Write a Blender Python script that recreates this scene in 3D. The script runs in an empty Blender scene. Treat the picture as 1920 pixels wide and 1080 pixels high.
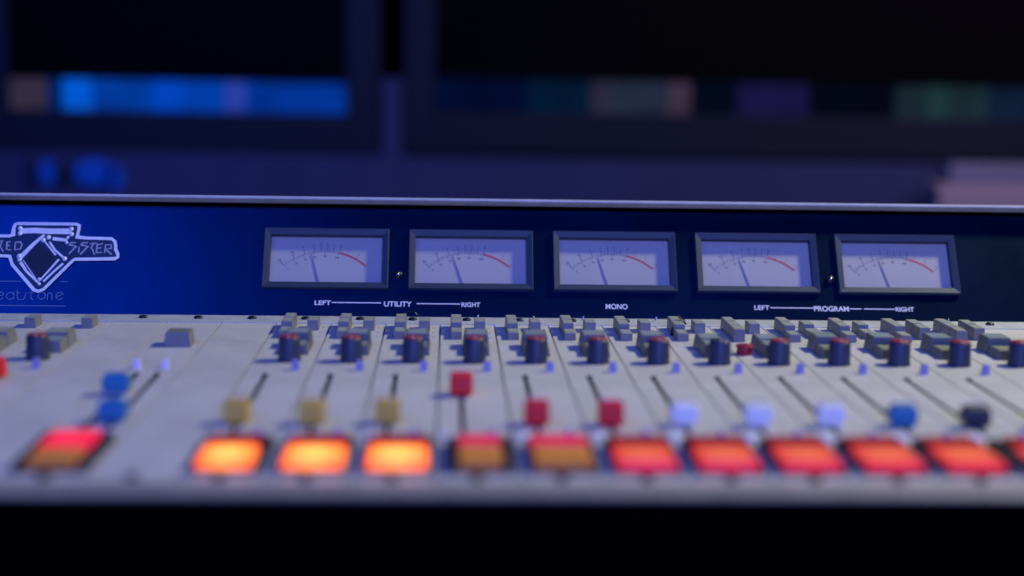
import bpy, bmesh, math, random
from mathutils import Vector, Matrix
random.seed(7)
S = bpy.context.scene
MM = 0.001
# ------------------------------------------------------------------ camera
cd = bpy.data.cameras.new('camera'); cam = bpy.data.objects.new('camera', cd)
S.collection.objects.link(cam); S.camera = cam
CR = (0.99890, -0.04460, 0.01710); CDN = (0.00970, -0.16160, -0.98680); CF = (0.04680, 0.98580, -0.16100)
r_, f_ = Vector(CR).normalized(), Vector(CF).normalized()
u_ = r_.cross(f_).normalized(); r_ = f_.cross(u_).normalized()
M = Matrix(((r_.x, u_.x, -f_.x, 0.0042), (r_.y, u_.y, -f_.y, -0.9959), (r_.z, u_.z, -f_.z, 0.1849), (0, 0, 0, 1)))
cam.matrix_world = M
cd.sensor_width = 36; cd.lens = 49.15; cd.clip_start = 0.02; cd.clip_end = 50
cd.dof.use_dof = True; cd.dof.focus_distance = 0.985; cd.dof.aperture_fstop = 2.1; cd.dof.aperture_blades = 0
# ------------------------------------------------------------------ world, exposure
W = bpy.data.worlds.new('World'); S.world = W; W.use_nodes = True
bg = W.node_tree.nodes['Background']; bg.inputs[0].default_value = (0, 0, 0, 1); bg.inputs[1].default_value = 0
S.view_settings.view_transform = 'Standard'; S.view_settings.look = 'None'
S.view_settings.exposure = 0; S.view_settings.gamma = 1
S.render.engine = 'CYCLES'; S.cycles.use_denoising = True
S.cycles.max_bounces = 6; S.cycles.sample_clamp_indirect = 4
# ------------------------------------------------------------------ lamps
def area(name, loc, target, size, power, col):
    l = bpy.data.lights.new(name, 'AREA'); l.shape = 'DISK'; l.size = size; l.energy = power; l.color = col
    o = bpy.data.objects.new(name, l); S.collection.objects.link(o); o.location = loc
    o.rotation_euler = (Vector(target) - Vector(loc)).to_track_quat('-Z', 'Y').to_euler()
area('warm_key_lamp', (1.05, 0.12, 1.12), (0.05, -0.15, 0), 0.16, 16.8, (1.0, 0.99, 0.66))
area('blue_front_lamp', (0.2, -2.1, 0.80), (0, -0.1, 0), 0.9, 39.0, (0.155, 0.20, 1.0))
area('blue_softbox', (-0.98, -1.32, 1.6), (-0.1, -0.1, 0.05), 0.8, 14.0, (0.02, 0.15, 1.0))
area('added_blue_fill', (-0.5, 0.75, 0.55), (-0.3, 1.4, 0.05), 0.3, 4.0, (0.05, 0.14, 1.0))  # added fill without a visible source, tints the background wall blue
area('added_pink_fill', (1.05, 0.7, 0.5), (0.95, 1.3, 0.0), 0.2, 2.3, (0.92, 0.55, 1.0))  # extra fill added to brighten the carton and the right of the wall
# ------------------------------------------------------------------ materials
def mat(name, col, rough=0.5, metal=0.0, spec=0.5, emit=None, es=0.0, coat=0.0, noise=None, bump=0.0, nscale=60):
    m = bpy.data.materials.new(name); m.use_nodes = True; nt = m.node_tree; b = nt.nodes['Principled BSDF']
    b.inputs['Base Color'].default_value = (*col, 1); b.inputs['Roughness'].default_value = rough
    b.inputs['Metallic'].default_value = metal; b.inputs['Specular IOR Level'].default_value = spec
    b.inputs['Coat Weight'].default_value = coat
    if emit: b.inputs['Emission Color'].default_value = (*emit, 1); b.inputs['Emission Strength'].default_value = es
    if noise or bump:
        tc = nt.nodes.new('ShaderNodeTexCoord'); n = nt.nodes.new('ShaderNodeTexNoise')
        n.inputs['Scale'].default_value = nscale; n.inputs['Detail'].default_value = 6; n.inputs['Roughness'].default_value = 0.65
        nt.links.new(tc.outputs['Object'], n.inputs['Vector'])
        if noise:
            cr = nt.nodes.new('ShaderNodeValToRGB'); e = cr.color_ramp.elements
            e[0].position = 0.36; e[1].position = 0.62
            e[0].color = (*[c * (1 - noise) for c in col], 1); e[1].color = (*[min(1, c * (1 + noise * .5)) for c in col], 1)
            nt.links.new(n.outputs['Fac'], cr.inputs['Fac']); nt.links.new(cr.outputs['Color'], b.inputs['Base Color'])
            mr = nt.nodes.new('ShaderNodeMapRange'); mr.inputs['To Min'].default_value = max(0, rough - .1); mr.inputs['To Max'].default_value = min(1, rough + .12)
            nt.links.new(n.outputs['Fac'], mr.inputs['Value']); nt.links.new(mr.outputs['Result'], b.inputs['Roughness'])
        if bump:
            bp = nt.nodes.new('ShaderNodeBump'); bp.inputs['Strength'].default_value = bump; bp.inputs['Distance'].default_value = 0.0003
            n2 = nt.nodes.new('ShaderNodeTexNoise'); n2.inputs['Scale'].default_value = nscale * 12
            nt.links.new(tc.outputs['Object'], n2.inputs['Vector']); nt.links.new(n2.outputs['Fac'], bp.inputs['Height'])
            nt.links.new(bp.outputs['Normal'], b.inputs['Normal'])
    return m
def deck_mat():
    m = mat('deck_enamel', (0.60, 0.585, 0.56), 0.46, spec=0.35, bump=0.12, nscale=30)
    nt = m.node_tree; b = nt.nodes['Principled BSDF']; tc = [n for n in nt.nodes if n.type == 'TEX_COORD'][0]
    a = nt.nodes.new('ShaderNodeTexNoise'); a.inputs['Scale'].default_value = 16; a.inputs['Detail'].default_value = 8; a.inputs['Roughness'].default_value = .7
    g = nt.nodes.new('ShaderNodeTexNoise'); g.inputs['Scale'].default_value = 420; g.inputs['Detail'].default_value = 3
    nt.links.new(tc.outputs['Object'], a.inputs['Vector']); nt.links.new(tc.outputs['Object'], g.inputs['Vector'])
    r1 = nt.nodes.new('ShaderNodeValToRGB'); e = r1.color_ramp.elements
    e[0].position = .3; e[0].color = (.50, .48, .45, 1); e[1].position = .6; e[1].color = (.62, .60, .57, 1)
    r2 = nt.nodes.new('ShaderNodeValToRGB'); e = r2.color_ramp.elements
    e[0].position = .30; e[0].color = (.55, .52, .5, 1); e[1].position = .37; e[1].color = (1, 1, 1, 1)
    mx = nt.nodes.new('ShaderNodeMixRGB'); mx.blend_type = 'MULTIPLY'; mx.inputs[0].default_value = .6
    nt.links.new(a.outputs['Fac'], r1.inputs['Fac']); nt.links.new(g.outputs['Fac'], r2.inputs['Fac'])
    nt.links.new(r1.outputs['Color'], mx.inputs[1]); nt.links.new(r2.outputs['Color'], mx.inputs[2])
    nt.links.new(mx.outputs['Color'], b.inputs['Base Color'])
    return m
def lit_mat(name, col, edge, strength):
    """cap lit by a bulb under its middle: the plastic is brighter over the bulb"""
    m = mat(name, tuple(c * .6 for c in edge), 0.35); nt = m.node_tree; b = nt.nodes['Principled BSDF']
    tc = nt.nodes.new('ShaderNodeTexCoord'); mp = nt.nodes.new('ShaderNodeMapping')
    mp.inputs['Location'].default_value = (-.5, -.5, -.35)
    g = nt.nodes.new('ShaderNodeTexGradient'); g.gradient_type = 'SPHERICAL'
    mp2 = nt.nodes.new('ShaderNodeMapping'); mp2.inputs['Scale'].default_value = (1.75, 1.6, .8)
    nt.links.new(tc.outputs['Generated'], mp.inputs['Vector']); nt.links.new(mp.outputs['Vector'], mp2.inputs['Vector'])
    nt.links.new(mp2.outputs['Vector'], g.inputs['Vector'])
    cr = nt.nodes.new('ShaderNodeValToRGB'); e = cr.color_ramp.elements
    e[0].position = .0; e[0].color = (*edge, 1); e[1].position = .75; e[1].color = (*col, 1)
    nt.links.new(g.outputs['Fac'], cr.inputs['Fac']); nt.links.new(cr.outputs['Color'], b.inputs['Emission Color'])
    b.inputs['Emission Strength'].default_value = strength
    return m
DECK = deck_mat()
GAP = mat('dark_tray', (0.05, 0.05, 0.06), 0.7)
RAILM = mat('rear_rail_paint', (0.52, 0.54, 0.56), 0.4, noise=.12)
FRONTM = mat('front_rail_vinyl', (0.27, 0.24, 0.20), 0.5, noise=.15)
BLACK = mat('black_vinyl_and_lip_shade', (0.0015, 0.0015, 0.0015), 0.9, spec=.0)
SLOT = mat('slot_rubber', (0.012, 0.012, 0.016), 0.6)
SCREW = mat('black_screw', (0.015, 0.015, 0.018), 0.32, metal=.3)
STEEL = mat('bright_steel', (0.7, 0.7, 0.72), 0.25, metal=1)
PANEL = mat('meter_panel_paint', (0.0004, 0.0035, 0.010), 0.31, spec=.82, noise=.06, bump=.05, nscale=9)
PANEL.node_tree.nodes['Principled BSDF'].inputs['Specular Tint'].default_value = (0.02, 0.30, 1.0, 1)
LIP = mat('anodised_rail', (0.50, 0.50, 0.50), 0.55, noise=.1)
FRAME = mat('meter_frame_plastic', (0.030, 0.048, 0.078), 0.5, spec=.3, bump=.1)
FACE = mat('meter_dial_card', (0.42, 0.40, 0.37), 0.6, noise=.03, nscale=20)
INK = mat('dial_ink', (0.03, 0.03, 0.06), 0.6)
INK2 = mat('dial_ink_faded', (0.16, 0.16, 0.22), 0.6)
REDINK = mat('dial_red_ink', (0.55, 0.03, 0.05), 0.6)
NEEDLE = mat('needle_black', (0.17, 0.17, 0.25), 0.5)
PRINT = mat('white_silkscreen', (0.80, 0.80, 0.82), 0.6)
PRINTF = mat('faded_silkscreen', (0.16, 0.20, 0.30), 0.6)
CAPG = mat('grey_cap_plastic', (0.21, 0.21, 0.20), 0.42, noise=.08)
CAPT = mat('cap_top_plastic', (0.33, 0.35, 0.30), 0.5, noise=.2, nscale=160)
CAPD = mat('dark_cap_plastic', (0.13, 0.14, 0.14), 0.4, noise=.08)
CAPL = mat('cap_legend_window', (0.26, 0.31, 0.31), 0.3)
CAPY = mat('cap_legend_yellowed', (0.30, 0.32, 0.20), 0.35)
KNOB = mat('knob_plastic', (0.032, 0.045, 0.075), 0.42, noise=.05)
KNOBT = mat('knob_red_cap', (0.30, 0.035, 0.04), 0.4)
PEG = mat('peg_plastic', (0.30, 0.28, 0.48), 0.35)
WPEG = mat('white_peg_plastic', (0.75, 0.75, 0.85), 0.35)
BEZ = mat('button_bezel', (0.018, 0.018, 0.026), 0.45)
F_TAN = mat('tan_fader_plastic', (0.72, 0.46, 0.07), 0.55, spec=.12)
F_RED = mat('red_fader_plastic', (0.85, 0.035, 0.03), 0.5, spec=.15)
F_WHITE = mat('white_fader_plastic', (0.88, 0.86, 0.70), 0.5, spec=.2)
F_BLUE = mat('blue_fader_plastic', (0.012, 0.17, 0.30), 0.4)
F_BLACK = mat('black_fader_plastic', (0.02, 0.025, 0.03), 0.4)
L_AMBER = lit_mat('amber_lit_cap', (1.0, 0.58, 0.14), (0.85, 0.13, 0.02), 2.1)
L_ORED = lit_mat('orange_red_lit_cap', (0.95, 0.028, 0.06), (0.68, 0.010, 0.035), 0.95)
L_ORANGE = lit_mat('orange_lit_top', (0.84, 0.20, 0.09), (0.62, 0.07, 0.035), 0.95)
L_PINK = lit_mat('red_lit_cap', (1.0, 0.05, 0.11), (0.70, 0.01, 0.05), 1.1)
L_RED = lit_mat('dim_red_lit_cap', (0.66, 0.001, 0.05), (0.45, 0.001, 0.035), 1.0)
U_AMBER = mat('unlit_amber_cap_glow', (0.62, 0.24, 0.04), 0.5, spec=.2, emit=(.30, .08, .02), es=.25)  # faint emission stands in for light spilling over from the neighbouring lit cap
U_RED = mat('unlit_red_cap', (0.42, 0.012, 0.02), 0.5, spec=.2)
STK = mat('sticker_navy', (0.004, 0.010, 0.055), 0.45)
STKD = mat('sticker_black', (0.003, 0.004, 0.014), 0.5)
STKW = mat('sticker_white', (0.80, 0.82, 0.85), 0.5, noise=.08, nscale=120)
STKG = mat('sticker_grey', (0.40, 0.40, 0.46), 0.5)
# ------------------------------------------------------------------ mesh helpers (millimetres)
class MB:
    def __init__(s): s.bm = bmesh.new(); s.mats = []
    def mi(s, m):
        if m not in s.mats: s.mats.append(m)
        return s.mats.index(m)
    def add(s, bm2, m=None):
        if m is not None:
            i = s.mi(m)
            for f in bm2.faces: f.material_index = i
        me = bpy.data.meshes.new('tmp'); bm2.to_mesh(me); bm2.free(); s.bm.from_mesh(me); bpy.data.meshes.remove(me)
    def box(s, x0, x1, y0, y1, z0, z1, m, bev=0, tx=0, ty=0, top=None, inset=1.2, seg=2, proud=0.0):
        """box with optional taper (tx, ty in from each side at the top), bevel and inset top of another material"""
        b = bmesh.new()
        vs = [b.verts.new(p) for p in ((x0, y0, z0), (x1, y0, z0), (x1, y1, z0), (x0, y1, z0),
              (x0 + tx, y0 + ty, z1), (x1 - tx, y0 + ty, z1), (x1 - tx, y1 - ty, z1), (x0 + tx, y1 - ty, z1))]
        for q in ((3, 2, 1, 0), (4, 5, 6, 7), (0, 1, 5, 4), (1, 2, 6, 5), (2, 3, 7, 6), (3, 0, 4, 7)): b.faces.new([vs[i] for i in q])
        if bev: bmesh.ops.bevel(b, geom=[e for e in b.edges], offset=bev, segments=seg, affect='EDGES', profile=.6)
        s.add(b, m)
        if top is not None:
            t = bmesh.new(); z = z1 + .08 + proud
            s._quadslab(t, x0 + tx + inset, x1 - tx - inset, y0 + ty + inset, y1 - ty - inset, z1 - .3, z); s.add(t, top)
    @staticmethod
    def _quadslab(b, x0, x1, y0, y1, z0, z1):
        vs = [b.verts.new(p) for p in ((x0, y0, z0), (x1, y0, z0), (x1, y1, z0), (x0, y1, z0), (x0, y0, z1), (x1, y0, z1), (x1, y1, z1), (x0, y1, z1))]
        for q in ((3, 2, 1, 0), (4, 5, 6, 7), (0, 1, 5, 4), (1, 2, 6, 5), (2, 3, 7, 6), (3, 0, 4, 7)): b.faces.new([vs[i] for i in q])
    def lathe(s, cx, cy, prof, m, n=32):
        b = bmesh.new(); rings = []
        for (r, z) in prof:
            if r < 1e-6: rings.append([b.verts.new((cx, cy, z))])
            else: rings.append([b.verts.new((cx + r * math.cos(2 * math.pi * i / n), cy + r * math.sin(2 * math.pi * i / n), z)) for i in range(n)])
        for a, c in zip(rings, rings[1:]):
            for i in range(n):
                j = (i + 1) % n
                if len(a) == 1 and len(c) == 1: continue
                if len(a) == 1: f = b.faces.new((a[0], c[i], c[j]))
                elif len(c) == 1: f = b.faces.new((a[i], a[j], c[0]))
                else: f = b.faces.new((a[i], a[j], c[j], c[i]))
                f.smooth = True
        bmesh.ops.recalc_face_normals(b, faces=b.faces)
        s.add(b, m)
    def ribbon(s, pts, w, z, m, th=.05, w1=None):
        """flat printed stroke with a real, very small thickness, lying in the local XY plane"""
        b = bmesh.new(); n = len(pts); L = []; R = []
        for i, p in enumerate(pts):
            a = Vector(pts[max(0, i - 1)]); c = Vector(pts[min(n - 1, i + 1)]); d = (c - a)
            if d.length < 1e-9: d = Vector((1, 0))
            d.normalize(); k = 1.0
            if 0 < i < n - 1:
                d1 = (Vector(p) - Vector(pts[i - 1])).normalized(); k = 1 / max(.55, abs(d1.dot(d)))
            ww = (w if w1 is None else w + (w1 - w) * i / (n - 1)) / 2 * k
            nn = Vector((-d.y, d.x)) * ww; L.append((p[0] + nn.x, p[1] + nn.y)); R.append((p[0] - nn.x, p[1] - nn.y))
        lo = [[b.verts.new((x, y, z)) for x, y in q] for q in (L, R)]; hi = [[b.verts.new((x, y, z + th)) for x, y in q] for q in (L, R)]
        for i in range(n - 1):
            b.faces.new((hi[0][i], hi[1][i], hi[1][i + 1], hi[0][i + 1]))
            b.faces.new((hi[0][i], hi[0][i + 1], lo[0][i + 1], lo[0][i])); b.faces.new((hi[1][i + 1], hi[1][i], lo[1][i], lo[1][i + 1]))
        for i in (0, n - 1): b.faces.new((hi[0][i], lo[0][i], lo[1][i], hi[1][i]))
        bmesh.ops.recalc_face_normals(b, faces=b.faces); s.add(b, m)
    def poly(s, pts, z0, z1, m):
        b = bmesh.new(); t = [b.verts.new((x, y, z1)) for x, y in pts]; o = [b.verts.new((x, y, z0)) for x, y in pts]
        b.faces.new(t); b.faces.new(list(reversed(o)))
        for i in range(len(pts)):
            j = (i + 1) % len(pts); b.faces.new((t[i], o[i], o[j], t[j]))
        bmesh.ops.recalc_face_normals(b, faces=b.faces); bmesh.ops.triangulate(b, faces=b.faces); s.add(b, m)
    def prism_x(s, x0, x1, prof, m, bev=0):
        b = bmesh.new(); a = [b.verts.new((x0, y, z)) for y, z in prof]; c = [b.verts.new((x1, y, z)) for y, z in prof]
        b.faces.new(a); b.faces.new(list(reversed(c)))
        for i in range(len(prof)):
            j = (i + 1) % len(prof); b.faces.new((a[i], a[j], c[j], c[i]))
        bmesh.ops.recalc_face_normals(b, faces=b.faces)
        if bev: bmesh.ops.bevel(b, geom=list(b.edges), offset=bev, segments=2, affect='EDGES')
        s.add(b, m)
    def text(s, body, x, y, h, z, m, bold=.0, align='LEFT', xs=1.0, th=.06):
        cu = bpy.data.curves.new('t', 'FONT'); cu.body = body; cu.size = 1; cu.align_x = align; cu.extrude = 0.01; cu.offset = bold
        o = bpy.data.objects.new('t', cu); S.collection.objects.link(o); dg = bpy.context.evaluated_depsgraph_get()
        me = bpy.data.meshes.new_from_object(o.evaluated_get(dg)); k = h / .73
        b = bmesh.new(); b.from_mesh(me); xs0 = [v.co.x for v in b.verts]
        for v in b.verts: v.co = (x + v.co.x * k * xs, y + v.co.y * k, z + (th if v.co.z > 0 else 0))
        bpy.data.objects.remove(o); bpy.data.curves.remove(cu); bpy.data.meshes.remove(me); s.add(b, m)
        return (min(xs0) * k * xs, max(xs0) * k * xs)
    def build(s, name, parent=None, mw=None, smooth=False):
        me = bpy.data.meshes.new(name); bmesh.ops.scale(s.bm, vec=(MM, MM, MM), verts=s.bm.verts)
        s.bm.to_mesh(me); s.bm.free()
        for m in s.mats: me.materials.append(m)
        o = bpy.data.objects.new(name, me); S.collection.objects.link(o)
        if mw is not None: o.matrix_world = mw
        if parent is not None: o.parent = parent
        return o
def tag(o, label=None, cat=None, group=None, kind=None):
    for k, v in (('label', label), ('category', cat), ('group', group), ('kind', kind)):
        if v: o[k] = v
    return o
def empty(name, loc=(0, 0, 0)):
    o = bpy.data.objects.new(name, None); S.collection.objects.link(o); o.location = loc; o.empty_display_size = .05; return o
P = 38.1
# ------------------------------------------------------------------ mixing console: body
con = empty('mixing_console', (0.07, -0.2, -0.06))
tag(con, 'cream audio mixing console with five rectangular needle meters on a dark blue panel', 'mixing console')
OFF = Vector((-70, 200, 60))                    # console parts are written in deck millimetres
CM = Matrix.Translation((-0.07, 0.2, 0.06))
def cpart(mb, name, loc=None, rot=None):
    o = mb.build(name); o.parent = con
    o.matrix_local = CM @ (loc if loc is not None else Matrix.Identity(4)); return o
def sub(mb, name, parent, label=None):
    o = mb.build(name); o.parent = parent
    if label: o['label'] = label
    return o
XL, XR = -9 * P, 12 * P
b = MB(); b.box(XL, XR, -399, 60, -60, -3.2, GAP); cpart(b, 'chassis')
b = MB(); b.box(XL, XR, -26.3, 0.5, -3, 0.35, RAILM, bev=.25)
for k in range(-9, 12):
    b.lathe(k * P + 19 + random.uniform(-.6, .6), -11.5, [(3.1, .35), (3.1, 1.0), (2.4, 1.9), (0, 2.2)], SCREW, 20)
for x in (27, 67, 103, 156, 371, -69): b.lathe(x, -6 - random.random() * 3, [(.8, .3), (.8, 3.2), (0, 3.5)], STEEL, 10)
cpart(b, 'rear_rail')
b = MB()
b.prism_x(XL, XR, [(-399.6, -3), (-399.6, 0.2), (-402, .5), (-414, -.4), (-416, -1.2), (-416, -2.2), (-400, -3)], FRONTM, bev=.5)
cpart(b, 'front_rail')
b = MB(); b.box(XL, XR, -415, -400.5, -60, -3.2, BLACK); cpart(b, 'front_fascia')
# ------------------------------------------------------------------ control builders (local millimetres, z=0 on the deck)
def plate(k, slots):
    """one module's face plate: sheet with real slots cut through it"""
    xs = sorted({.5, P - .5} | {v for s_ in slots for v in (s_ - 1.4, s_ + 1.4)}); ys = sorted({-399, -26.8} | ({-318, -192} if slots else set()))
    m = MB(); b = bmesh.new(); V = {}
    def v(x, y, z):
        kk = (round(x, 3), round(y, 3), z)
        if kk not in V: V[kk] = b.verts.new((x, y, z))
        return V[kk]
    cells = set()
    for i in range(len(xs) - 1):
        for j in range(len(ys) - 1):
            cx = (xs[i] + xs[i + 1]) / 2; cy = (ys[j] + ys[j + 1]) / 2
            if any(abs(cx - s_) < 1.2 for s_ in slots) and -318 < cy < -192: continue
            cells.add((i, j))
    for (i, j) in cells:
        x0, x1, y0, y1 = xs[i], xs[i + 1], ys[j], ys[j + 1]
        b.faces.new((v(x0, y0, 0), v(x1, y0, 0), v(x1, y1, 0), v(x0, y1, 0)))
        for (di, dj, a, c) in ((-1, 0, (x0, y1), (x0, y0)), (1, 0, (x1, y0), (x1, y1)), (0, -1, (x0, y0), (x1, y0)), (0, 1, (x1, y1), (x0, y1))):
            if (i + di, j + dj) not in cells: b.faces.new((v(*a, 0), v(*a, -3), v(*c, -3), v(*c, 0)))
    bmesh.ops.recalc_face_normals(b, faces=b.faces); 
    m.mi(DECK); m.mi(SLOT)
    for f in b.faces:
        c = f.calc_center_median(); f.material_index = 1 if (slots and abs(f.normal.z) < .5 and .8 < c.x < P - .8 and -319 < c.y < -191) else 0
    m.add(b)
    for s_ in slots:
        m.box(s_ - 1.6, s_ + 1.6, -317.5, -192.5, -3.15, -2.6, SLOT)
        m.lathe(s_, -190.5, [(1.9, 0), (1.9, .7), (1.4, 1.1), (0, 1.2)], SCREW, 16)
    m.lathe(19, -394.2, [(2.9, 0), (2.9, 1.2), (2.2, 2.3), (0, 2.6)], SCREW, 20)
    for (yy, xa, xb) in ((-178.9, 17, 33), (-88.5, 9, 30)):
        m.box(xa, xb, yy - .15, yy + .15, -.1, .06, INK2)
    if slots and k != -5:
        for q in range(11):                                   # fader scale beside the slot
            yy = -198 - q * 11.4; ln = 3.2 if q % 2 == 0 else 1.8
            m.box(slots[0] + 3.2, slots[0] + 3.2 + ln, yy - .14, yy + .14, -.1, .05, INK2)
        for yy in (-41, -57, -73): m.box(16.4, 18.6, yy - .5, yy + .5, -.1, .05, INK2); m.box(32.6, 34.8, yy - .5, yy + .5, -.1, .05, INK2)
        for q in range(9):
            a = math.radians(-45 + q * 33.75); m.box(22.2 + 9.4 * math.cos(a) - .35, 22.2 + 9.4 * math.cos(a) + .35, -148.3 + 9.4 * math.sin(a) - .35, -148.3 + 9.4 * math.sin(a) + .35, -.1, .05, INK2)
    return cpart(m, 'channel_module', Matrix.Translation((k * P * MM, 0, 0)))
def narrow(mod, x, y, h):
    m = MB(); hw = 3.9
    m.box(x - hw, x + hw, y - 7.7, y + 7.7, -1, h, CAPG, bev=.35, tx=.25, ty=.15, top=CAPT, inset=.55)
    return sub(m, 'narrow_button', mod)
def wide(mod, x, y, h, d=9.2, top=CAPL, base=CAPD):
    m = MB(); m.box(x - 8.7, x + 8.7, y - d, y + d, -1, h, base, bev=.4, tx=1.3, ty=.5, top=top, inset=1.3)
    return sub(m, 'wide_button', mod)
def knob(mod, x, y, red=True):
    m = MB(); b2 = bmesh.new(); n = 48; rings = []
    prof = [(7.0, .6), (7.15, 1.2), (6.9, 3), (6.55, 13.6), (6.1, 14.7), (5.3, 15.0)]
    for r, z in prof:
        rings.append([b2.verts.new((x + (r - (.22 if (i % 4 == 0 and 1.2 < z < 14) else 0)) * math.cos(2 * math.pi * i / n), y + (r - (.22 if (i % 4 == 0 and 1.2 < z < 14) else 0)) * math.sin(2 * math.pi * i / n), z)) for i in range(n)])
    for a, c in zip(rings, rings[1:]):
        for i in range(n):
            f = b2.faces.new((a[i], a[(i + 1) % n], c[(i + 1) % n], c[i])); f.smooth = True
    b2.faces.new(rings[-1]); bmesh.ops.recalc_face_normals(b2, faces=b2.faces); m.add(b2, KNOB)
    if red: m.lathe(x, y, [(5.9, 14.85), (5.8, 15.45), (5.0, 15.7), (0, 15.7)], KNOBT, 36)
    else: m.lathe(x, y, [(5.2, 15.0), (5.0, 15.3), (0, 15.3)], KNOB, 36)
    m.box(x - .35, x + .35, y - 5, y - 1, 15.3, 15.85 if red else 15.5, PRINT)
    m.lathe(x, y, [(7.3, 0), (7.3, .4), (6.8, .6)], SLOT, 36)
    return sub(m, 'rotary_knob', mod)
def peg(mod, x, y, h=6.2, m_=None, w=2.4):
    m = MB(); m.box(x - w, x + w, y - 1.7, y + 1.7, -.5, h, m_ or PEG, bev=.5, tx=.5, ty=.3); return sub(m, 'indicator_peg', mod)
def fader(mod, x, y, mt, label):
    m = MB()
    m.box(x - .9, x + .9, y - 3.5, y + 3.5, -3, 4, SLOT)
    rnd = mt in (F_WHITE, F_BLUE, F_BLACK); w = 7.3 if rnd else 6.3
    prof = [(y - 6.0, 1), (y - 6.6, 2.4), (y - 6.3, 6), (y - 5.3, 10), (y - 3.8, 12.6), (y - 2, 13.6), (y, 13.8), (y + 2, 13.6), (y + 3.8, 12.6), (y + 5.3, 10), (y + 6.3, 6), (y + 6.6, 2.4), (y + 6.0, 1)]
    m.prism_x(x - w, x + w, prof, mt, bev=1.2)
    if rnd:                                                   # well rounded cap: squeeze the corners
        for v in m.bm.verts:
            if v.co.z > 4.1 or abs(v.co.x - x) > 1.2:
                u = (v.co.x - x) / w; t = (v.co.z - 7.5) / 7.0
                v.co.x = x + w * u * (1 - .20 * t * t); v.co.z -= 2.4 * u * u * max(0, t); v.co.y = y + (v.co.y - y) * (1 - .22 * u * u)
    m.box(x - w + .8, x + w - .8, y - .3, y + .3, 13.7, 14.0, PRINT if mt is not F_WHITE else INK)
    return sub(m, 'fader_knob', mod, label)
def lit(mod, x0, x1, front, rear, lf, lr, top=None, cl=0, cr=0, split=-357, back=-340):
    m = MB()
    m.box(x0 - 2, x1 + 2, -388, back + 2.2, -1, 1.6, BEZ, bev=.5)
    m.box(x0 - 2, x0 + cl - .4, -387.3, back + 1.6, 1.2, 4.6, BEZ, bev=.4); m.box(x1 - cr + .4, x1 + 2, -387.3, back + 1.6, 1.2, 4.6, BEZ, bev=.4)
    m.box(x0 + cl - .4, x1 - cr + .4, back + .3, back + 1.6, 1.2, 4.2, BEZ, bev=.3)
    sub(m, 'button_bezel', mod); x0 += cl; x1 -= cr
    m = MB(); m.box(x0, x1, split + .3, back, 1.3, 6.2, rear, bev=.9, tx=.5, ty=.3); sub(m, 'lamp_button', mod, lr)
    m = MB(); m.box(x0, x1, -385.4, split - .3, 1.3, 5.8, front, bev=1.3, tx=.7, ty=.4, top=top, inset=.7); sub(m, 'lamp_button', mod, lf)
FAD = {-3: (F_TAN, 'tan fader knob'), -2: (F_TAN, 'tan fader knob'), -1: (F_TAN, 'tan fader knob'), 0: (F_RED, 'red fader knob'), 1: (F_RED, 'red fader knob'),
       2: (F_RED, 'red fader knob'), 3: (F_WHITE, 'white fader knob'), 4: (F_WHITE, 'white fader knob'), 5: (F_WHITE, 'white fader knob'),
       6: (F_BLUE, 'blue fader knob'), 7: (F_BLACK, 'black fader knob'), 8: (F_WHITE, 'white fader knob'), 9: (F_BLUE, 'blue fader knob')}
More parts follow.
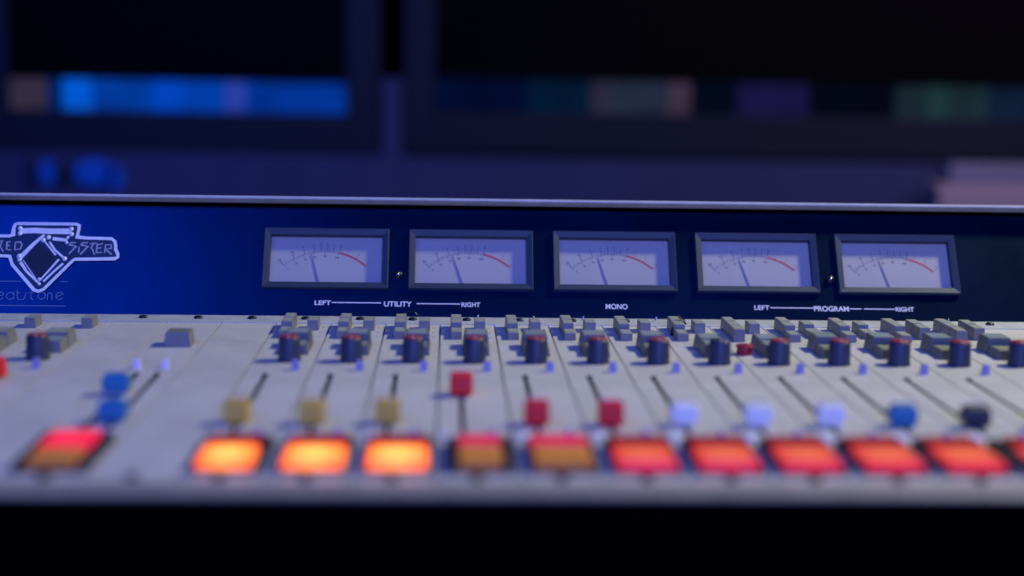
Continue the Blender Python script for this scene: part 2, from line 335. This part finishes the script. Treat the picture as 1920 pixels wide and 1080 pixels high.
for k in range(-9, 12):
    J = lambda a=.35: random.uniform(-a, a)
    if k == -5:
        mod = plate(k, (14.5, 26.5))
        wide(mod, 23.1, -103.5, 9.5, d=8.3, top=CAPG, base=CAPG)
        peg(mod, 11.3, -172.5, 5.5, WPEG, 2.1); peg(mod, 27.9, -172.3, 5.5, WPEG, 2.1)
        fader(mod, 14.5, -239, F_BLUE, 'blue fader knob'); fader(mod, 26.5, -298, F_BLUE, 'blue fader knob')
        peg(mod, 29, -326, 4, PEG, 2)
        lit(mod, 4.5, 33.5, U_AMBER, L_PINK, 'unlit amber button cap', 'bright red lit button cap', split=-364, back=-335, cl=2.6, cr=3.2); continue
    if k in (-9, -6, -4, 10, 11): plate(k, ()); continue
    mod = plate(k, (13.0,))
    if k >= -3:
        hs = (8.6, 8.6, 8.6) if k in (5, 9) else (8.6, 8.6, 5.2)
        for i, h in enumerate(hs): narrow(mod, 11.1, -40.5 - i * 16.0 + J(.2), h + J(.15))
    narrow(mod, 27.4, -44.5 + J(.3), 7.2 if k < 8 else 8.6)
    if k in (6, 7): narrow(mod, 27.4, -60.5, 4.6)
    if k in (8, 9): narrow(mod, 27.4, -60.5, 8.4)
    if k in (4, 5): wide(mod, 23.6, -104.2, 8.8, top=CAPL); wide(mod, 23.6, -123.4, 8.5, top=CAPL)
    elif k < -5: wide(mod, 23.6, -104.2, 9.2, top=CAPT, base=CAPG); wide(mod, 23.6, -123.4, 7.8, top=CAPL, base=CAPG)
    else: wide(mod, 23.6, -104.2, 10.4); wide(mod, 23.6, -123.4, 6.0, top=CAPY)
    knob(mod, 22.2 + J(), -148.3 + J(), k != 4)
    peg(mod, 29.0 + J(.2), -174.5)
    if k in FAD:
        fader(mod, 13.0, {0: -236}.get(k, -299 + J(1.5)), *FAD[k])
        m = MB(); m.lathe(5.2, -322, [(3.8, 0), (3.8, .7), (3.2, 1.1), (0, 1.2)], WPEG, 20); sub(m, 'switch_highlight', mod)  # pale disc shaped as the blurred highlight of a small switch
    else: fader(mod, 13.0, -204, F_RED, 'red fader knob')
    peg(mod, 27.5, -325, 4.2, PEG, 1.9)
    if k in (-3, -2, -1): lit(mod, 6.6, 34.6, L_AMBER, U_RED, 'glowing amber button cap', 'unlit dark red button cap', cr=2.6 if k == -3 else 0)
    elif k in (0, 1): lit(mod, 6.6, 34.6, U_AMBER, L_RED, 'unlit amber button cap', 'lit crimson button cap', cl=3.6 if k == 0 else 0, cr=3.6 if k == 0 else 0)
    else: lit(mod, 6.6, 34.6, L_ORED, U_RED, 'glowing orange red button cap', 'unlit dark red button cap', L_ORANGE, cl=3.8 if k == 7 else 0, cr=1.8 if k == 7 else 0)
# ------------------------------------------------------------------ meter panel: local x, y = up the slope, z = out of the panel
T = math.radians(59.93)
PM = Matrix(((1, 0, 0, 0), (0, math.cos(T), -math.sin(T), 0.0008), (0, math.sin(T), math.cos(T), 0), (0, 0, 0, 1)))
MX = (-84.0, 22.0, 128.2, 234.2, 339.5)
b = MB(); b.box(XL, XR, -4, 24.6, -2.5, 0, PANEL); b.box(XL, XR, 63.4, 87.5, -2.5, 0, PANEL)
ed = [XL] + [v for c in MX for v in (c - 42, c + 42)] + [XR]
for i in range(0, len(ed), 2): b.box(ed[i], ed[i + 1], 24.6, 63.4, -2.5, 0, PANEL)
b.box(XL + 5, XR - 5, 0, 85, -45, -6, GAP)
for sx, sy in ((-31.1, 32.6), (288.3, 32.3)): pass
cpart(b, 'meter_panel', PM)
b = MB(); b.box(XL, XR, 88.0, 90.3, -6, 10, LIP, bev=.8, seg=3)
b.box(XL, XR, 85.6, 87.9, -2, 2.2, BLACK)  # black strip put in for the dark shade under the lip
for x in (-298, -78, 153, 370): b.box(x - 3, x + 3, 90.1, 91.1, 3, 7, STEEL, bev=.3)
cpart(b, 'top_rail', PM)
for sx, sy in ((-31.1, 32.6), (288.3, 32.3)):
    b = MB(); b.lathe(sx, sy, [(3.3, 0), (3.3, .8), (2.6, 1.9), (1.2, 2.5), (0, 2.6)], SCREW, 24); b.lathe(sx, sy, [(1.0, 2.5), (.9, 2.9), (0, 3.0)], STEEL, 12)
    cpart(b, 'panel_screw', PM)
b = MB()
def word(t, x0, x1, yb, h):
    a, c = MB().text(t, 0, 0, h, 0, PRINT, bold=.02); xs = (x1 - x0) / (c - a); b.text(t, x0 - a * xs, yb, h, 0.02, PRINT, bold=.02, xs=xs)
word('LEFT', -91, -79.3, 8.9, 3.5); b.ribbon([(-78.8, 10.8), (-43, 10.8)], .7, .02, PRINT)
word('UTILITY', -41, -20.9, 8.2, 4.0); b.ribbon([(-17.5, 10.5), (14.3, 10.5)], .7, .02, PRINT)
word('RIGHT', 15.2, 28.8, 8.4, 3.5); cpart(b, 'panel_lettering', PM)
b = MB(); word('MONO', 120.5, 136.6, 7.7, 4.0); cpart(b, 'panel_lettering', PM); b = MB()
word('LEFT', 230.1, 241.3, 8.2, 3.5); b.ribbon([(241.9, 9.8), (274, 9.8)], .7, .02, PRINT)
word('PROGRAM', 274.3, 300.3, 7.5, 4.0); b.ribbon([(301, 9.5), (309.8, 9.5)], .7, .02, PRINT); b.ribbon([(311.7, 9.5), (334.6, 9.5)], .7, .02, PRINT)
word('RIGHT', 335.2, 349, 7.8, 3.5); cpart(b, 'panel_lettering', PM)
ST_OUT = [(-334.1, 59.2), (-320.8, 59.6), (-313.8, 59.7), (-311.4, 60.5), (-311.5, 65.9), (-310.8, 69.0), (-309.0, 69.6), (-266.4, 69.7), (-264.7, 68.5), (-264.6, 65.2), (-265.3, 59.5), (-258.9, 58.7), (-240.2, 58.4), (-237.7, 56.1), (-236.8, 52.8), (-236.8, 50.4), (-234.7, 46.3), (-234.7, 43.9), (-236.5, 42.7), (-265.4, 41.9), (-267.4, 39.9), (-285.0, 18.4), (-288.6, 16.9), (-291.6, 17.9), (-309.3, 37.4), (-311.9, 43.8), (-319.0, 44.1), (-332.3, 44.2)]
ST_DIAM = [(-292.7, 54.6), (-277.2, 41.8), (-288.1, 26.4), (-300.8, 40.7)]
ST_LET = [[(-331.4, 55.4), (-327.0, 55.4)], [(-329.2, 55.4), (-328.5, 46.9)], [(-324.7, 54.6), (-327.7, 51.8), (-324.2, 51.0), (-327.3, 45.7)], [(-320.3, 55.5), (-317.8, 55.8)], [(-318.8, 55.5), (-319.4, 51.0), (-316.7, 47.0)], [(-312.5, 55.2), (-315.0, 54.8), (-314.7, 49.1), (-311.4, 48.7)], [(-314.7, 51.9), (-312.5, 52.1)], [(-309.1, 54.8), (-308.8, 48.7), (-304.8, 49.6), (-304.1, 52.9), (-305.4, 54.9), (-309.1, 54.8)], [(-265.6, 55.0), (-269.7, 54.9), (-270.3, 53.3), (-265.3, 52.1), (-269.9, 45.9)], [(-263.0, 51.7), (-263.0, 47.2)], [(-257.0, 55.1), (-261.5, 54.8), (-261.7, 53.2), (-256.7, 52.2), (-261.7, 45.6)], [(-255.5, 54.3), (-250.3, 54.7)], [(-252.9, 54.3), (-254.4, 51.0), (-253.2, 49.8), (-251.5, 45.7)], [(-246.1, 54.4), (-250.2, 53.5), (-250.3, 47.4), (-246.2, 47.4)], [(-250.3, 50.6), (-246.9, 51.1)], [(-244.3, 47.0), (-244.2, 53.6), (-240.1, 53.6), (-239.8, 50.8), (-243.9, 50.1), (-239.0, 45.9)]]
ST_BONE = [[(-307.2, 63.6), (-296.8, 64.2), (-285.5, 63.7), (-269.5, 63.8)], [(-289.0, 60.8), (-295.6, 53.8), (-304.7, 42.3)], [(-288.0, 55.5), (-279.1, 45.0)], [(-284.7, 55.5), (-280.2, 49.1), (-273.7, 43.5)], [(-282.7, 58.0), (-272.1, 56.7)], [(-303.6, 39.1), (-298.3, 31.9), (-288.9, 23.2)], [(-301.9, 40.7), (-291.1, 26.3)], [(-288.7, 24.8), (-281.0, 35.3), (-276.5, 41.8)], [(-285.7, 24.4), (-279.2, 32.1), (-273.2, 38.6)]]
ST_KN = [[(-307.0, 65.8), (-306.6, 61.8), (-270.1, 65.7), (-269.6, 61.6), (-305.2, 43.9), (-304.6, 41.3), (-289.3, 56.7), (-285.8, 58.8), (-272.5, 42.3), (-272.0, 59.0), (-272.3, 54.9), (-288.9, 26.4), (-288.4, 22.5)]]
ST_NM = [[(-329.8, 24.7), (-301.1, 24.9)], [(-274.3, 24.9), (-268.5, 25.0)], [(-327.5, 6.3), (-268.3, 6.2)], [(-306.1, 16.4), (-305.5, 10.9)], [(-303.8, 18.4), (-303.1, 12.3), (-302.4, 11.2), (-301.1, 10.9)], [(-304.6, 16.0), (-301.3, 16.0)], [(-300.7, 10.9), (-298.7, 11.0), (-298.1, 11.9), (-297.5, 15.1), (-296.9, 16.1), (-295.1, 16.2)], [(-294.0, 17.9), (-293.4, 12.4), (-292.7, 11.3), (-291.6, 11.0)], [(-281.7, 10.9), (-282.0, 14.5), (-281.7, 15.7), (-280.6, 16.3), (-279.3, 15.8), (-278.7, 14.5), (-278.4, 10.9)], [(-275.3, 13.3), (-271.1, 15.4)]]
b = MB()
ST_NM += [[(-317.4, 12.9), (-312.8, 14.7)], [(-296, 16.1), (-292, 16.1)]]
for i, s_ in enumerate(ST_NM): b.ribbon(s_, .5, .02, PRINTF)
for c, r, a0, a1 in (((-315.3, 13.6), 2.7, 30, 330), ((-308.3, 13.6), 2.6, 0, 360), ((-286, 13.9), 2.6, 0, 360), ((-273.2, 13.9), 2.7, 30, 325)):
    b.ribbon([(c[0] + r * math.cos(math.radians(a0 + (a1 - a0) * i / 28)), c[1] + r * math.sin(math.radians(a0 + (a1 - a0) * i / 28))) for i in range(29)], .5, .02, PRINTF)
cpart(b, 'maker_name', PM)
# ------------------------------------------------------------------ meters
def meter(cx, ang, seed):
    mw = PM @ Matrix.Translation((cx * MM, 44.7 * MM, 0))
    b = MB(); bm = bmesh.new()
    loops = [((45.8, 23.6), 0), ((45.5, 23.3), 2.6), ((45.1, 22.9), 2.9), ((40.9, 18.6), 1.6), ((40.9, 18.6), -4.6)]
    R = [[bm.verts.new((sx * w, sy * h, z)) for sx, sy in ((-1, -1), (1, -1), (1, 1), (-1, 1))] for (w, h), z in loops]
    for a, c in zip(R, R[1:]):
        for i in range(4): bm.faces.new((a[i], a[(i + 1) % 4], c[(i + 1) % 4], c[i]))
    bmesh.ops.recalc_face_normals(bm, faces=bm.faces); b.add(bm, FRAME)
    fr = cpart(b, 'needle_meter', mw)
    f = MB(); f.box(-41.5, 41.5, -19.2, 19.2, -5.2, -3.6, FACE)
    pv = Vector((-1.2, -33)); Rr = 40.5                                   # pivot below the window, scale radius
    def pt(deg, r): return (pv.x + 1.06 * r * math.sin(math.radians(deg)), pv.y + r * math.cos(math.radians(deg)))
    z = -3.58
    f.ribbon([pt(-44 + i, Rr) for i in range(0, 59)], .28, z, INK2)
    f.ribbon([pt(14 + i, Rr) for i in range(0, 31)], 1.25, z + .02, REDINK)
    marks = [(-44, '20'), (-31, '10'), (-20, '7'), (-10.5, '5'), (-4, '3'), (2, '2'), (8, '1'), (14, '0')]
    for d, t in marks:
        f.ribbon([pt(d, Rr), pt(d, Rr + 3.6)], .34, z, INK)
        x, y = pt(d, Rr + 4.6); f.text(t, x, y - .2, 2.0, z, INK, align='CENTER')
    for d in (-40, -36, -27, -23.5, -15, -7.2, -1, 5, 11): f.ribbon([pt(d, Rr), pt(d, Rr + 1.8)], .22, z, INK2)
    for d, t in ((22, '1'), (32, '2'), (44, '3')):
        f.ribbon([pt(d, Rr), pt(d, Rr + 2.6)], .3, z, REDINK); x, y = pt(d, Rr + 3.8); f.text(t, x, y - .6, 1.8, z, INK2, align='CENTER')
    for i, (d, t) in enumerate(((-44, '0'), (-33, '20'), (-22, '40'), (-11.5, '60'), (0, '80'), (13, '100'))):
        f.ribbon([pt(d, Rr - .2), pt(d, Rr - 1.9)], .28, z, INK); x, y = pt(d, Rr - 4.3); f.text(t, x, y - .3, 1.5, z, INK, align='CENTER')
    for j in range(-44, 13, 3): f.ribbon([pt(j, Rr), pt(j, Rr - 1.0)], .18, z, INK2)
    f.ribbon([(-32, -17.2), (-28.5, -17.4)], .5, z, INK2)
    sub(f, 'dial_face', fr)
    n = MB(); a = pt(ang, 8); c = pt(ang, Rr - 1); n.ribbon([a, c], 1.9, -3.3, NEEDLE, th=.15, w1=.5); sub(n, 'needle', fr)
    return fr
for i, (cx, ang) in enumerate(((-84.0, -14), (22.0, -17), (128.2, -15), (234.2, -15.5), (339.5, -15))): meter(cx, ang, i)
# ------------------------------------------------------------------ things on the console
sm = MB(); c0 = Vector((-285, 46))
def ex(pts, d):
    n = len(pts); out = []
    for i in range(n):
        a, p, c = Vector(pts[i - 1]), Vector(pts[i]), Vector(pts[(i + 1) % n]); t = (c - a).normalized(); out.append((p.x - t.y * -d if 0 else p.x + (-t.y) * d, p.y + t.x * d))
    return out
def lo(l): return [(x - c0.x, y - c0.y) for x, y in l]
left = [(-334.1 - 8, 56), (-340, 51), (-342.5, 46)]
OUTL = ST_OUT + [(-339, 44.2), (-342.5, 47), (-340.5, 51), (-342.5, 56), (-339, 59)]
sm.poly(lo(ex(OUTL, .8)), 0, .7, STK)
rb = lo(OUTL); sm.ribbon(rb + [rb[0]], 2.3, .7, STKW)
sm.poly(lo(ST_DIAM), .7, .76, STKD)
for s_ in ST_LET: sm.ribbon(lo(s_), .9, .78, STKG)
for s_, w, w1 in zip(ST_BONE, (3.6, 1.7, 1.0, 1.2, 2.4, 2.0, .5, 1.0, 1.3), (3.8, 3.0, 1.1, 1.4, 1.9, 1.3, .5, 1.4, 1.4)): sm.ribbon(lo(s_), w * 1.15, .8, STKW, w1=w1 * 1.15)
for i, (x, y) in enumerate(lo(ST_KN[0])): sm.lathe(x, y, [(1.75 if i < 9 else 1.15, .8), (1.75 if i < 9 else 1.15, .87), (0, .87)], STKW, 16)
st = sm.build('sticker', None); st.matrix_world = PM @ Matrix.Translation((c0.x * MM, c0.y * MM, 0.0004))
tag(st, 'dark sticker with white outline and bone emblem stuck above the faded maker name', 'sticker')
b = MB(); b.lathe(0, 0, [(0, 0), (5.0, 0), (5.3, .8), (4.9, 2.2), (5.0, 4.2), (5.8, 5.0), (5.8, 5.6), (5.2, 6.0), (0, 6.0)], mat('loose_cap_red', (0.30, 0.01, 0.03), .35), 32)
o = b.build('knob_cap'); o.location = (.1965, -.1205, .0003); tag(o, 'small dark red round cap lying loose on the deck between two black knobs', 'knob cap')
b = MB(); bmw = bmesh.new()
def tube(b, pts, r, m, n=8):
    bm = bmesh.new(); rings = []
    for i, p in enumerate(pts):
        p = Vector(p); d = (Vector(pts[min(i + 1, len(pts) - 1)]) - Vector(pts[max(i - 1, 0)])).normalized(); a = d.orthogonal().normalized(); c = d.cross(a)
        rings.append([bm.verts.new(p + (a * math.cos(2 * math.pi * j / n) + c * math.sin(2 * math.pi * j / n)) * r) for j in range(n)])
    for A, B in zip(rings, rings[1:]):
        for j in range(n): bm.faces.new((A[j], A[(j + 1) % n], B[(j + 1) % n], B[j])).smooth = True
    bm.faces.new(rings[0]); bm.faces.new(rings[-1]); bmesh.ops.recalc_face_normals(bm, faces=bm.faces); b.add(bm, m)
tube(b, [(0, 0, .8), (1, 4, 2.5), (3.5, 9, 5.5), (5, 12, 9.5), (4, 16, 11.5), (7.5, 17, 9), (9, 13, 6), (7, 9, 8)], .55, SCREW)
tube(b, [(-2, 1, .9), (-1, 5, 4.2), (1.5, 8, 6)], 1.5, SCREW, 10)
o = b.build('wire_scrap'); o.location = (.1613, -.0625, .0002); tag(o, 'tangled scrap of black wire standing between the grey buttons below the fourth meter', 'wire')
b = MB(); tube(b, [(0, 0, .8), (2, 3, 3.5), (5, 3, 5), (9, 1, 6), (12, 0, 3.2), (14, -2, 3)], .4, SCREW)
o = b.build('wire_clipping'); o.location = (-.0285, -.0075, .0003); tag(o, 'thin bent black wire clipping on the rear rail under the second meter', 'wire')
# ------------------------------------------------------------------ background: monitors, wall panel, sign, boxes
def screen_mat(name, stops, top_mm, strength=1.0, ztaper=8):
    """screen content: vertical blocks of colour in the lower band, black above"""
    m = bpy.data.materials.new(name); m.use_nodes = True; nt = m.node_tree; b = nt.nodes['Principled BSDF']
    b.inputs['Base Color'].default_value = (.001, .001, .0015, 1); b.inputs['Roughness'].default_value = .6; b.inputs['Specular IOR Level'].default_value = .02
    tc = nt.nodes.new('ShaderNodeTexCoord'); sp = nt.nodes.new('ShaderNodeSeparateXYZ'); nt.links.new(tc.outputs['Object'], sp.inputs[0])
    x0, x1 = stops[0][0], stops[-1][1]
    mr = nt.nodes.new('ShaderNodeMapRange'); mr.inputs['From Min'].default_value = x0 * MM; mr.inputs['From Max'].default_value = x1 * MM
    nt.links.new(sp.outputs['X'], mr.inputs['Value'])
    cr = nt.nodes.new('ShaderNodeValToRGB'); cr.color_ramp.interpolation = 'CONSTANT'; e = cr.color_ramp.elements
    while len(e) > 1: e.remove(e[-1])
    e[0].position = 0; e[0].color = (*stops[0][2], 1)
    for a, c, col in stops[1:]:
        q = e.new((a - x0) / (x1 - x0)); q.color = (*col, 1)
    nt.links.new(mr.outputs['Result'], cr.inputs['Fac'])
    ms = nt.nodes.new('ShaderNodeMath'); ms.operation = 'LESS_THAN'; ms.inputs[1].default_value = top_mm * MM; nt.links.new(sp.outputs['Z'], ms.inputs[0])
    nz = nt.nodes.new('ShaderNodeTexNoise'); nz.inputs['Scale'].default_value = 9; nz.inputs['Detail'].default_value = 4; nt.links.new(tc.outputs['Object'], nz.inputs['Vector'])
    mr2 = nt.nodes.new('ShaderNodeMapRange'); mr2.inputs['To Min'].default_value = .25; mr2.inputs['To Max'].default_value = 1.75; nt.links.new(nz.outputs['Fac'], mr2.inputs['Value'])
    mm = nt.nodes.new('ShaderNodeMath'); mm.operation = 'MULTIPLY'; nt.links.new(ms.outputs[0], mm.inputs[0]); nt.links.new(mr2.outputs['Result'], mm.inputs[1])
    m3 = nt.nodes.new('ShaderNodeMath'); m3.operation = 'MULTIPLY'; nt.links.new(mm.outputs[0], m3.inputs[0]); m3.inputs[1].default_value = strength
    nt.links.new(cr.outputs['Color'], b.inputs['Emission Color']); nt.links.new(m3.outputs[0], b.inputs['Emission Strength'])
    return m
MONF = mat('monitor_frame', (0.008, 0.010, 0.020), 0.6, spec=.1)
WALL = mat('wall_panel_paint', (0.030, 0.034, 0.085), 0.8, spec=.1, noise=.1, nscale=6)
def monitor(x0, x1, zb, sx0, sx1, sb, st_, top, stops, clip, label, strength=1):
    root = empty('monitor', ((x0 + x1) / 2 * MM, 1.32, zb * MM)); cx = (x0 + x1) / 2
    b = MB(); h = top - zb
    W2 = (x1 - x0) / 2
    b.box(-W2, sx0 - cx, -20, 20, 0, h, MONF, bev=2); b.box(sx1 - cx, W2, -20, 20, 0, h, MONF, bev=2)
    b.box(sx0 - cx, sx1 - cx, -20, 20, 0, sb - zb, MONF, bev=2); b.box(sx0 - cx, sx1 - cx, -20, 20, st_ - zb, h, MONF, bev=2)
    b.box(-W2 + 4, W2 - 4, 20.2, 45, 8, h - 8, MONF, bev=4)
    sub(b, 'bezel', root)
    b = MB(); b.box(sx0 - cx + .3, sx1 - cx - .3, -14, -10, sb - zb + .3, st_ - zb - .3, screen_mat('screen_content', [(a - cx, c - cx, col) for a, c, col in stops], clip - zb, strength)); sub(b, 'screen', root)
    tag(root, label, 'monitor'); return root
monitor(-760, -107, 28, -700, -161, 93, 420, 445,
    [(-700, -643, (.030, .022, .045)), (-643, -617, (.0, .012, .085)), (-617, -570, (.0, .095, .62)), (-570, -470, (.0, .040, .32)), (-470, -420, (.0, .055, .50)), (-420, -358, (.0, .042, .36)), (-358, -325, (.02, .045, .34)), (-325, -161, (.0, .030, .28))], 143,
    'blurred monitor showing a bright blue screen behind the meter panel, at the left', 1.0)
monitor(-68, 1200, 33, -18, 1150, 101, 420, 445,
    [(-18, 130, (.0, .003, .026)), (130, 235, (.0, .009, .030)), (235, 262, (.018, .016, .040)), (262, 365, (.013, .020, .042)), (365, 398, (.040, .025, .050)), (398, 476, (.0, .002, .008)), (476, 595, (.008, .006, .050)), (595, 743, (.0, .001, .005)), (743, 795, (.008, .019, .026)), (795, 830, (.010, .034, .036)), (830, 895, (.008, .024, .030)), (895, 1150, (.003, .010, .030))], 154,
    'dim wide monitor with dark screen behind the meter panel, at the right', 1.0)
b = MB(); b.box(-900, 1300, 0, 20, -340, 152, WALL); b.box(-103, -71, -72, 0.5, -340, 152, WALL, bev=1.5); o = b.build('wall_panel'); o.location = (0, 1.375, 0)
tag(o, 'purple navy wall panel out of focus behind the console', 'wall panel')
b = MB(); b.box(-860, 1250, 0, 60, -340, 26, WALL, bev=2); o = b.build('shelf'); o.location = (0, 1.30, 0)
tag(o, 'low purple ledge under the two blurred monitors', 'shelf')
SB = mat('sign_blue', (0.0, 0.08, 0.34), .4); SK = mat('sign_black', (0.004, 0.006, 0.01), .5)
b = MB()
b.box(-44, -34, 0, 8, -24, 20, SK); 
def disc(b, cx, cz, rx, rz, m, n=28, y0=0, y1=8):
    bm = bmesh.new(); a = [bm.verts.new((cx + rx * math.cos(2 * math.pi * i / n), y0, cz + rz * math.sin(2 * math.pi * i / n))) for i in range(n)]; c = [bm.verts.new((v.co.x, y1, v.co.z)) for v in a]
    bm.faces.new(a); bm.faces.new(c)
    for i in range(n): bm.faces.new((a[i], a[(i + 1) % n], c[(i + 1) % n], c[i]))
    bmesh.ops.recalc_face_normals(bm, faces=bm.faces); b.add(bm, m)
disc(b, -14, -2, 13, 20, SB); b.box(6, 17, 0, 8, -24, 20, SK); b.box(14, 26, 0, 8, -14, 10, SK); disc(b, 62, -1, 33, 22, SB); disc(b, 95, -8, 14, 20, SB)
o = b.build('sign'); o.location = (-.628, 1.2915, -.006); tag(o, 'small blurred sign of blue and black letters under the left monitor', 'sign')
PK = mat('pink_card', (0.22, 0.17, 0.20), .7)
b = MB(); b.box(0, 260, 0, 60, -160, 0, PK, bev=3); b.box(-2, 262, -2, 62, -14, 3, mat('pink_lid', (.25, .19, .22), .7), bev=1)
o = b.build('carton'); o.location = (.775, 1.16, -.001); tag(o, 'pale pink carton out of focus behind the right end of the meter panel', 'carton')
b = MB(); b.box(0, 240, 0, 40, -4, 28, mat('dim_case', (.10, .10, .16), .6), bev=4); o = b.build('equipment_case'); o.location = (.80, 1.19, .0065)
tag(o, 'dim grey blue equipment case lying on the pale pink carton', 'case')
